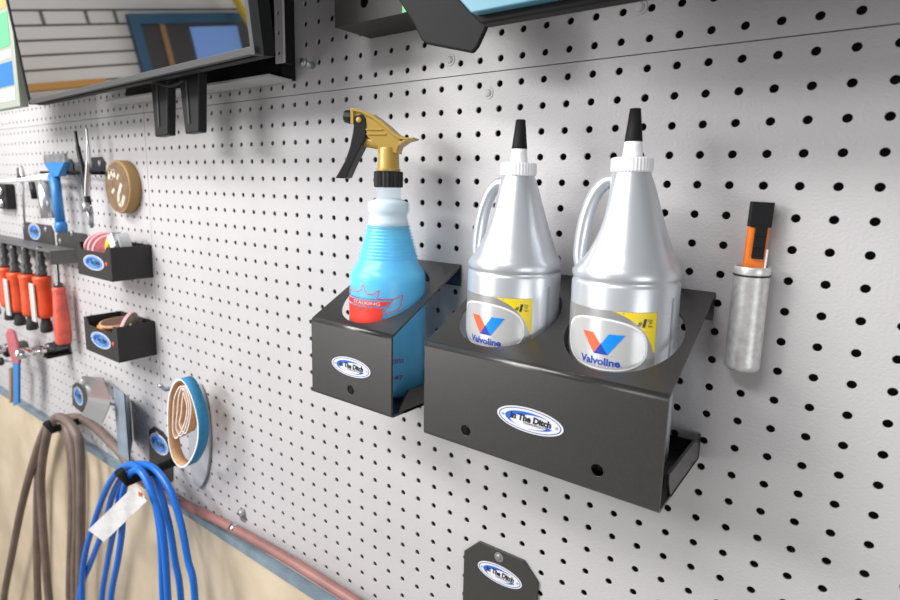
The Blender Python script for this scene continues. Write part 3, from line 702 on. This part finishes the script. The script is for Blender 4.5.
stroke([(.020, .006), (.006, -.014), (.004, -.030), (.016, -.034), (.028, -.016)], .009); stroke([(-.020, -.012), (-.010, -.004)], .007)
mb.build('carved_mark', 'pale_inlay', root)

# ------------------------------------------------------------------ pliers bracket and tools
def small_plate(root, pxl, pxr, pyt, pyb, Y=-.003, screws=()):
    a_, b_ = at(pxl, (pyt + pyb) / 2, Y), at(pxr, (pyt + pyb) / 2, Y); mx = (pxl + pxr) / 2
    zt, zb_ = at(mx, pyt, Y).z, at(mx, pyb, Y).z; k = min((zt - zb_), b_.x - a_.x) * .28
    MB().prism([(a_.x, Y, zb_), (b_.x, Y, zb_), (b_.x, Y, zt - k), (b_.x - k, Y, zt), (a_.x + k, Y, zt), (a_.x, Y, zt - k)], (0, .0024, 0)).build('steel_plate', 'powder_black', root)
    for px, py in screws:
        p = at(px, py, Y); screw_head(root, p.x, p.z, Y, .0042)
pa = at(75, 173, 0)
root = thing('tool_rack', 'black steel tool rack with a thin rod holding the blue scraper and pliers', 'tool rack', (pa.x, 0, 1.47))
small_plate(root, 62, 73, 159, 175, screws=((68.5, 164),)); small_plate(root, 90, 104, 157, 174, screws=((99.5, 163),))
MB().tube([at(41, 172.5, -.003), at(41, 172.5, -.03), at(103, 173, -.03), at(103, 173, -.003)], .0032, 10).build('rod', 'satin_black', root)
# pliers
Yt = -.036
root = thing('long_pliers', 'long steel pliers hanging handles up in the tool rack left of the medallion', 'pliers', at(91, 226, Yt))
for pts, rs, m in (([(75.5, 131), (78, 148), (82, 166), (85, 182), (88.5, 205)], [.0028, .0045, .0055, .006, .006], 'black_plastic'), ([(86.5, 128), (88, 145), (88.5, 162), (87.5, 180), (87, 205)], [.0025, .004, .0055, .006, .006], 'steel')):
    MB().tube(spline([at(px, py, Yt) for px, py in pts], 5), [rs[min(4, i // 5)] for i in range(21)], 10).build('handle', m, root)
mb = MB(); mb.lathe(at(88.5, 207, Yt - .004), [(.009, 0), (.009, .010), (.004, .011)], 18, 0, (0, -1, 0)); mb.tube([at(88, 207, Yt), at(90.5, 218, Yt), at(92, 228, Yt)], [.008, .006, .003], 10); mb.build('jaw', 'zinc', root)
# blue scraper
Yt = -.042
root = thing('floor_scraper', 'blue handled scraper with a wide steel blade hanging at the left of the rack', 'scraper', at(62, 233, Yt))
MB().prism([at(px, py, Yt) for px, py in ((43.5, 155), (64, 153), (65, 163), (44, 164))], (0, .006, 0)).build('blade', 'zinc', root)
mb = MB(); mb.prism([at(px, py, Yt - .004) for px, py in ((43.5, 163), (64.5, 162), (59.5, 172), (58, 176), (50.5, 177), (49.5, 172))], (0, .014, 0))
mb.tube([at(54, 175, Yt), at(57, 195, Yt), at(60.5, 222, Yt)], [.0105, .0095, .0095], 16); mb.tube([at(60.5, 222, Yt), at(61, 226, Yt), at(62, 232, Yt)], [.0112, .0122, .0110], 16); mb.build('handle', 'tool_blue', root)
# white air tool
Yt = -.045
root = thing('air_gun', 'white and grey air gun hanging at the left of the blue scraper', 'air tool', at(44, 219, Yt))
MB().tube([at(-4, 182, Yt), at(20, 180, Yt), at(38, 178, Yt), at(52, 177, Yt)], [.004, .0045, .007, .009], 14).build('barrel', 'white_plastic', root)
MB().tube([at(43, 181, Yt), at(47, 200, Yt), at(49, 218, Yt)], [.015, .0155, .0145], 18).build('cylinder', 'silver_trim', root)
MB().tube([at(33, 182, Yt), at(35, 199, Yt)], [.009, .007], 10).build('trigger', 'black_plastic', root)
Yt = -.03
root = thing('steel_tool', 'dark tool with a thin steel shaft hanging behind the white air gun', 'hand tool', at(24, 222, Yt))
MB().tube([at(21, 166, Yt), at(23, 190, Yt), at(24.5, 222, Yt)], [.004, .0035, .002], 10).build('shaft', 'steel', root)
MB().tube([at(20, 168, Yt), at(21.5, 180, Yt)], [.007, .009], 10).build('grip', 'dark_grey_plastic', root)
Yt = -.022
root = thing('air_coupler', 'dark hose coupler with chrome rings at the left edge beside the air gun', 'coupler', at(2, 210, Yt))
MB().box(at(-8, 200, Yt).x, at(6, 200, Yt).x, Yt, -.0006, at(3, 209, Yt).z, at(3, 184, Yt).z).build('base', 'black_plastic', root, bevel=.003)
for px, py in ((2, 191), (3, 203)): MB().lathe(at(px, py, Yt), [(.011, 0), (.011, .006), (.007, .008)], 18, 0, (0, -1, 0)).build('chrome_ring', 'chrome', root)

# ------------------------------------------------------------------ shelf with orange handled tools
Ys = -.056
zr = at(77, 249, 0).z
xr_, xl_ = -1.208, -2.02
root = thing('tool_shelf', 'grey steel shelf at the left edge carrying a row of orange handled tools', 'shelf', ((xl_ + xr_) / 2, 0, zr - .034))
mb = MB(); mb.box(xl_, xr_, Ys, -.0006, zr - .003, zr); mb.box(xl_, xr_, -.030, -.027, zr - .030, zr - .003); mb.box(xr_ - .003, xr_, Ys, -.0006, zr - .030, zr - .003)
mb.build('shelf_channel', 'shelf_grey', root, bevel=.0008)
pA = [at(22, 221.5, -.003), at(53, 232, -.003), at(55, 250, -.003), at(21, 243, -.003)]
def wall_plate(pts, screws, lg=None):
    z_t = pts[0].z; z_b = pts[3].z; k = .014
    MB().prism([(pts[0].x, -.003, zr), (pts[1].x, -.003, zr), (pts[1].x, -.003, z_t - k), (pts[1].x - k, -.003, z_t), (pts[0].x + k, -.003, z_t), (pts[0].x, -.003, z_t - k)], (0, .0024, 0)).build('wall_plate', 'powder_black', root)
    for px, py in screws: q = at(px, py, -.003); screw_head(root, q.x, q.z, -.003, .0045)
    if lg: q = at(*lg, -.003); logo(root, (q.x, -.003, q.z), (1, 0, 0), (0, 0, 1), .075, .040, True)
wall_plate(pA, ((23.5, 226), (45.5, 229)), (34.5, 231.5))
wall_plate([V(at(56, 231, -.003).x, 0, pA[0].z - .008), V(at(88, 231, -.003).x, 0, 0), pA[2], pA[3]], ((60, 241), (71.5, 233)))
def hang_tool(label, px, pyt, pyb, rad, lever, Yt):
    t_, b_ = at(px, pyt, Yt), at(px + .6, pyb, Yt); t_.x = b_.x = (t_.x + b_.x) / 2
    root = thing('pin_driver', label, 'hand tool', V(b_.x, Yt, b_.z - .035), 'orange handled tools on the shelf')
    zt, zb = t_.z, b_.z; c_ = V(t_.x, Yt, 0)
    MB().lathe(c_, [(rad * .7, zb), (rad * .92, zb + .004), (rad, zb + .012), (rad * .95, (zt + zb) / 2), (rad, zt - .010), (rad * 1.08, zt - .006), (rad * 1.08, zt), (rad * .5, zt + .001)], 22).build('handle', 'orange_handle', root)
    MB().lathe(c_, [(.010, zt), (.013, zt + .008), (.009, zt + .013), (.0125, zt + .022), (.008, zt + .029), (.0105, zt + .042), (.006, zt + .05), (.008, zt + .055), (.007, zt + .066), (.002, zt + .07)], 14).build('shaft', 'dark_steel', root)
    MB().lathe(c_, [(.010, zb - .034), (.013, zb - .030), (.012, zb - .016), (.009, zb - .006), (.009, zb)], 18).build('end_knob', 'black_rubber', root)
    if lever:
        MB().obox((t_.x - .004, Yt - rad - .003, (zt + zb) / 2 - .010), V(.0115, 0, 0), V(0, .0022, 0), V(0, 0, (zt - zb) * .46)).build('lever', 'lever_white', root, bevel=.0012)
hang_tool('orange handled tool hanging furthest left from the shelf', -8, 270, 302, .0165, False, -.047)
hang_tool('orange handled tool hanging second from the left under the shelf, no lever', 7, 268, 306, .0175, False, -.047)
hang_tool('orange handled tool with a chrome lever hanging third from the left', 17, 273, 311, .0175, True, -.047)
hang_tool('orange handled tool hanging fourth from the left, plain handle', 29, 275, 315, .0175, False, -.047)
hang_tool('orange handled tool with a chrome lever hanging beside the big red screwdriver', 43.5, 277, 317, .0175, True, -.047)
Yt = -.030
c_ = at(60, 300, Yt); zt, zb = at(59, 287, Yt).z, at(60, 343, Yt).z
root = thing('screwdriver', 'big worn red handled screwdriver hanging at the right end of the shelf', 'screwdriver', (c_.x, Yt, zb))
MB().lathe((c_.x, Yt, 0), [(.012, zb + .002), (.0162, zb + .006), (.0172, zb + .02), (.0165, zb + .06), (.0135, zt - .022), (.0122, zt - .012), (.0145, zt - .004), (.012, zt), (.004, zt + .001)], 24).build('handle', 'red_handle', root)
MB().lathe((c_.x, Yt, 0), [(.010, zt), (.009, zt + .008), (.0036, zt + .010), (.0034, zt + .075), (.001, zt + .078)], 14).build('shaft', 'dark_steel', root)
MB().lathe((c_.x, Yt, 0), [(.010, zb - .003), (.0135, zb), (.0142, zb + .004)], 20).build('end_cap', 'black_rubber', root)
# chrome bars sticking out of the wall under the tools
for px, py, lab in ((68, 345, 'long chrome socket bar sticking out under the red screwdriver'), (26, 345, 'second chrome socket bar, further left under the orange handled tools')):
    q = at(px, py, -.002); root = thing('socket_bar', lab, 'socket bar', V(q.x, -.002, q.z - .014), 'chrome bars under the tool shelf')
    d = V(0, -1, 0)
    MB().lathe(q, [(.010, 0), (.014, .002), (.014, .040), (.0125, .042), (.0125, .046)], 18, 0, d).build('dark_sleeve', 'dark_steel', root)
    MB().lathe(q, [(.011, .046), (.013, .050), (.013, .066), (.010, .069), (.010, .078), (.0125, .081), (.0125, .104), (.008, .107)], 18, 0, d).build('chrome_body', 'chrome', root)
    MB().box(q.x - .012, q.x + .016, -.052, -.0006, q.z - .020, q.z - .0145).build('holder', 'satin_black', root)
# red pad brush with blue handle
Yt = -.060
root = thing('belt_cleaner', 'red pad on a blue handled stick hanging below the shelf at the left edge', 'brush', at(15, 406, Yt))
MB().prism([at(px, py, Yt) for px, py in ((5, 333), (8, 329), (12, 331), (16, 345), (18, 357), (18, 364), (12, 364), (8, 350))], (0, .008, 0)).build('pad', 'pink_pad', root, bevel=.003)
MB().prism([at(px, py, Yt) for px, py in ((12.5, 363), (18, 363), (18, 403), (13, 406))], (0, .006, 0)).build('handle', 'tool_blue', root, bevel=.001)
mb = MB(); mb.prism([at(px, py, Yt + .012) for px, py in ((9, 368), (11.5, 368), (11, 403), (9, 403))], (0, .008, 0)); mb.build('backing_strip', 'wood_brown', root)
p = at(3, 361, Yt); MB().lathe(p, [(.010, 0), (.012, .006), (.006, .014)], 14, 0, (0, -1, 0)).build('knob', 'black_rubber', root)
MB().tube([at(3, 361, Yt + .002), at(14, 360, Yt + .004)], .004, 10).build('stub', 'zinc', root)

# ------------------------------------------------------------------ lower hooks, shaped sheets
def clipped_plate(root, pts, Y=-.003):
    MB().prism([V(at(px, py, Y).x, Y, at(px, py, Y).z) for px, py in pts], (0, .0024, 0)).build('steel_plate', 'powder_black', root)
root = thing('hook_plate', 'small black hook plate with an oval badge left of the curved silver sheet', 'hook plate', at(79, 411))
clipped_plate(root, [(72, 386), (75.5, 382.5), (82, 385), (88, 396), (87, 404), (81, 412), (72.5, 405)])
p = at(78.5, 396, -.003); logo(root, p, (1, 0, 0), (0, 0, 1), .050, .045, True)
p = at(77, 388, -.003); screw_head(root, p.x, p.z, -.003, .004)
for lab, a0, a1 in (('long steel peg above the curved silver sheet', (104, 384), (103, 371)), ('long steel peg above the galvanised angle plate', (128, 400), (128, 384))):
    mb = MB(); q = at(a0[0], a0[1]); e = at(a1[0], a1[1], -.035); e2 = V(q.x, -.04, q.z)
    mb.tube([q, q + V(0, -.030, 0), q + V(0, -.040, .006), q + V(0, -.043, .024)], .0035, 10); mb.lathe(q + V(0, -.0005, 0), [(.009, 0), (.009, .002), (.005, .004)], 14, 0, (0, -1, 0))
    tag(mb.build('wall_peg', 'zinc', loc=q), lab, 'peg', 'steel pegs')
# curved silver sheet: upper part grey, lower part light, hanging out from the wall
Yt = -.05
root = thing('sheet_guard', 'curved bright aluminium sheet hanging from a peg left of the angle plate', 'metal sheet', at(98, 425, Yt))
A = [at(83, 376, -.02), at(86, 388, -.045), at(88, 400, -.07), at(82, 415, -.075)]
B_ = [at(103, 378, -.015), at(108, 391, -.04), at(110, 405, -.062), at(102, 424, -.072)]
A, B_ = spline(A, 6), spline(B_, 6)
mb = MB(); nA = len(A); off = V(.0008, -.0012, .0008)
mb.add(A + B_, [(i, i + 1, i + 1 + nA, i + nA) for i in range(nA - 1)], 0, True); mb.add([p + off for p in A + B_], [(i, i + 1, i + 1 + nA, i + nA) for i in range(nA - 1)], 0, True)
mb.build('curved_sheet', 'silver_trim', root)
mb = MB(); mb.prism([at(84, 376, -.016), at(104, 378, -.011), at(104, 381, -.011), at(84, 379, -.016)], (0, -.004, 0)); mb.build('top_edge', 'dark_grey_plastic', root)
# galvanised angle plate
root = thing('angle_plate', 'blue-grey galvanised angle plate hanging between the curved sheet and the sanding belts', 'angle plate', at(119, 456, -.03))
q = [at(113, 385, -.050), at(124, 394, -.051), at(129, 399, -.0035)]
ql = [at(113, 450, -.050), at(123, 458, -.051), at(127.5, 438, -.0035)]
for i, nm in ((0, 'left_leaf'), (1, 'right_leaf')):
    MB().prism([q[i], q[i + 1], V(q[i + 1].x, q[i + 1].y, ql[i + 1].z), V(q[i].x, q[i].y, ql[i].z)], (0, .0018, 0)).build('leaf', 'galvanised', root)
# black plate behind the belts
root = thing('hook_plate', 'tall black hook plate with oval badge behind the left side of the sanding belts', 'hook plate', at(160, 480))
clipped_plate(root, [(149, 430), (154, 426.5), (162, 432), (172, 447), (172, 480), (166, 486), (149.5, 472)])
p = at(159, 444, -.003); logo(root, p, (1, 0, 0), (0, 0, 1), .072, .042, True)
for px, py in ((157, 434), (161, 470)): p = at(px, py, -.003); screw_head(root, p.x, p.z, -.003, .0045)

# ------------------------------------------------------------------ sanding belts on a peg
mb = MB(); q = at(193, 383); mb.tube([q, q + V(-.005, -.048, 0), q + V(-.006, -.056, .008)], .004, 10); mb.lathe(q + V(0, -.0005, 0), [(.010, 0), (.010, .003), (.004, .006)], 14, 0, (0, -1, 0)); mb.lathe(q + V(-.006, -.056, .008), [(.006, 0), (.003, .004)], 10)
tag(mb.build('wall_peg', 'zinc', loc=q), 'steel peg with washer holding up the blue sanding belt', 'peg', 'steel pegs')
def belt(label, pts, y0, y1, outer, inner, edge, th=.0016, ctr=None):
    P_ = spline([Vector((p[0], 0, p[1])) for p in pts], 8, True); n_ = len(P_); cc = sum((p for p in P_), Vector()) / n_
    O, I = [], []
    for i, p in enumerate(P_):
        t = (P_[(i + 1) % n_] - P_[i - 1]).normalized(); nn = Vector((t.z, 0, -t.x))
        if nn.dot(p - cc) < 0: nn = -nn
        O.append(p + nn * th / 2); I.append(p - nn * th / 2)
    mb = MB(); q = lambda L, y_: [V(p.x, y_, p.z) for p in L]
    idx = [(i, (i + 1) % n_, (i + 1) % n_ + n_, i + n_) for i in range(n_)]
    mb.add(q(O, y0) + q(O, y1), idx, 0, True); mb.add(q(I, y0) + q(I, y1), idx, 1, True)
    mb.add(q(O, y0) + q(I, y0), idx, 2, False); mb.add(q(O, y1) + q(I, y1), idx, 2, False)
    return tag(mb.build('sanding_belt', [outer, inner, edge], loc=(cc.x, (y0 + y1) / 2, min(p.z for p in P_))), label, 'sanding belt', 'sanding belts on the peg')
Yb = -.062
W = lambda px, py: (at(px, py, Yb).x, at(px, py, Yb).z)
belt('blue sanding belt hanging outermost on the peg above the blue cable', [W(181, 380), W(188, 389), W(194.5, 407), W(198, 428), W(196, 447), W(189, 462), W(181, 467), W(173, 459), W(168.5, 441), W(167.5, 415), W(169, 396), W(174, 383)], Yb, Yb + .019, 'belt_blue', 'tan_cloth', 'belt_edge', .003)
Yb2 = Yb + .004
for i, (dx, lab) in enumerate(((0, 'tan sanding belt hanging leftmost inside the blue belt'), (4, 'tan sanding belt hanging in the middle inside the blue belt'), (8, 'tan sanding belt nestled rightmost inside the blue belt'))):
    belt(lab, [W(178 + dx * .5, 387), W(181.5 + dx * .6, 396), W(184.5 + dx * .5, 410), W(181 + dx * .6, 427), W(174 + dx, 439 - dx * .6), W(170.5 + dx * .8, 433 - dx), W(170.5 + dx, 415), W(172 + dx, 398)], Yb2, Yb2 + .016, 'tan_cloth', 'tan_cloth', 'belt_edge', .0018)
Yb3 = -.006
gp = spline([at(px, py, Yb3) for px, py in ((198, 384), (204.5, 398), (208.5, 425), (209, 452), (206, 475), (200, 487), (194, 483), (190, 466), (188.5, 440), (189, 412), (192, 392))], 6, True)
tag(MB().prism(gp, (0, .004, 0), side=0).build('sanding_belt', 'grey_belt', loc=(gp[0].x, -.004, min(p.z for p in gp))), 'flat grey belt pressed against the wall behind the blue belt', 'sanding belt', 'sanding belts on the peg')

# ------------------------------------------------------------------ hoses, pipe, cable
zp = .9085
tag(MB().tube(spline([(-.965, -.0185, .8815), (-.80, -.0185, .887), (-.66, -.0185, .900), (-.5, -.0185, .908), (-.3, -.0185, .907), (.3, -.0185, .900)], 10), .0078, 16).build('air_line', 'pipe_red', loc=(-.5, -.0185, .9)), 'red-brown air line running along the bottom of the pegboard right of the blue cable', 'hose')
tag(MB().tube(spline([at(60, 420, -.0135), at(75, 417, -.0135), at(92, 425, -.0135), at(108, 440, -.0135), at(122, 455, -.0145), V(-.972, -.0185, .8815)], 10), .0090, 16).build('hose', 'hose_brown', loc=at(100, 440, -.0185)), 'brown hose stretch running from the coil to behind the angle plate', 'hose')
def clamp(px, py, label):
    q = at(px, py, -.02); root = thing('hose_clamp', label, 'clamp', (q.x, -.018, zp - .014), 'steel hose clamps')
    mb = MB(); mb.strip(arc((-.0185, zp), .0086, -PI * .5, PI * .95, 14), .0012, q.x - .006, q.x + .006); mb.build('band', 'steel', root)
    mb = MB(); mb.box(q.x - .006, q.x + .006, -.002, -.0004, zp + .006, zp + .030); mb.lathe((q.x, -.002, zp + .022), [(.007, 0), (.007, .004), (.003, .006)], 8, 0, (0, -1, 0), smooth=False); mb.build('ear', 'zinc', root)
zp = .903
clamp(233, 519, 'small steel clamp on the red-brown air line in the open stretch right of the cable')
# hose coil
q = at(47, 430, -.085)
tag(MB().tube([V(q.x, -.0128, q.z), V(q.x, -.075, q.z - .004), V(q.x, -.085, q.z + .018)], .008, 12).build('wall_hook', 'satin_black', loc=q), 'black hook carrying the brown hose coil at the lower left', 'hook', 'black hooks')
def coil(label, name, loops, r, m, loc, cat):
    mb = MB()
    for L, zb_ in loops:
        P_ = [at(px, py, y_) for px, py, y_ in L]; a_, b_ = P_[0].copy(), P_[-1].copy()
        h = max(.03, min(a_.z, b_.z) - .16); mid = [V(b_.x * .97 + a_.x * .03, b_.y, min(b_.z - .02, h + .09)), V((a_.x + b_.x) / 2, (a_.y + b_.y) / 2, h), V(a_.x * .97 + b_.x * .03, a_.y, min(a_.z - .02, h + .09))]
        mb.tube(spline(P_ + mid, 8, True), r, 12, closed=True)
    return tag(mb.build(name, m, loc=loc), label, cat)
coil('dull brown rubber hose coiled on a hook at the lower left', 'hose_coil', [
    ([(4, 600, -.05), (12, 555, -.05), (22, 505, -.05), (34, 460, -.05), (44, 432, -.05), (52, 421, -.05), (62, 422, -.05), (71, 440, -.05), (76, 470, -.05), (77, 520, -.05), (75, 600, -.05)], .42),
    ([(38, 600, -.035), (37, 550, -.035), (38, 480, -.035), (44, 440, -.035), (53, 424, -.035), (61, 424, -.035), (68, 440, -.035), (72, 470, -.035), (72, 520, -.035), (70, 600, -.035)], .40),
    ([(49, 600, -.058), (44, 540, -.058), (41, 480, -.058), (46, 440, -.058), (53, 420, -.058), (63, 418, -.058), (74, 430, -.058), (80, 450, -.058), (81, 510, -.058), (80, 600, -.058)], .38)], .0095, 'hose_brown', at(55, 600, -.05), 'hose')
# blue cable coil
q = at(121, 482, -.11)
tag(MB().tube([V(q.x, -.0128, q.z), V(q.x, -.10, q.z - .004), V(q.x, -.112, q.z + .022)], .0085, 12).build('wall_hook', 'satin_black', loc=q), 'black hook carrying the blue cable coil', 'hook', 'black hooks')
coil('bright blue cable coiled on a hook in the lower left corner', 'cable_coil', [
    ([(82, 600, -.082), (84, 560, -.082), (95, 520, -.082), (108, 486, -.082), (122, 468, -.082), (136, 466, -.082), (150, 486, -.082), (160, 530, -.082), (163, 600, -.082)], .44),
    ([(102, 600, -.05), (108, 560, -.05), (116, 520, -.05), (120, 490, -.05), (128, 470, -.05), (140, 464, -.05), (155, 478, -.05), (168, 520, -.05), (175, 560, -.05), (181, 600, -.05)], .46),
    ([(111, 600, -.096), (118, 560, -.096), (122, 530, -.096), (123, 495, -.096), (130, 474, -.096), (141, 472, -.096), (153, 496, -.096), (163, 535, -.096), (168, 600, -.096)], .42),
    ([(80, 592, -.070), (90, 565, -.070), (103, 530, -.070), (114, 492, -.070), (130, 468, -.070), (150, 466, -.070), (168, 486, -.070), (180, 520, -.070), (188, 560, -.070), (195, 600, -.070)], .47)], .0060, 'cable_blue', at(140, 600, -.05), 'cable')
Yt = -.110
root = thing('paper_tag', 'crumpled white paper tag tied to the blue cable coil', 'tag', at(105, 541, Yt))
g0 = [at(88, 535, Yt), at(100, 541, Yt + .002), at(104, 541, Yt)]
R_ = []
for i in range(9):
    t = i / 8; a_ = Vector((88, 530)).lerp(Vector((136, 484)), t); b_ = Vector((104, 542)).lerp(Vector((147, 501)), t)
    R_.append([at(*(a_.lerp(b_, j / 4)), Yt + .005 * math.sin(i * 1.7 + j * 1.3)) for j in range(5)])
mb = MB(); mb.rings(R_, 0, True, False, False, False); mb.rings([[p + V(0, .0008, 0) for p in r_] for r_ in R_], 0, True, False, False, False); mb.build('paper', 'paper', root)
p = at(140, 494, Yt - .005); MB().lathe(p, [(.0045, 0), (.0045, .001)], 12, 0, (0, -1, 0)).build('red_dot', 'tag_red', root)
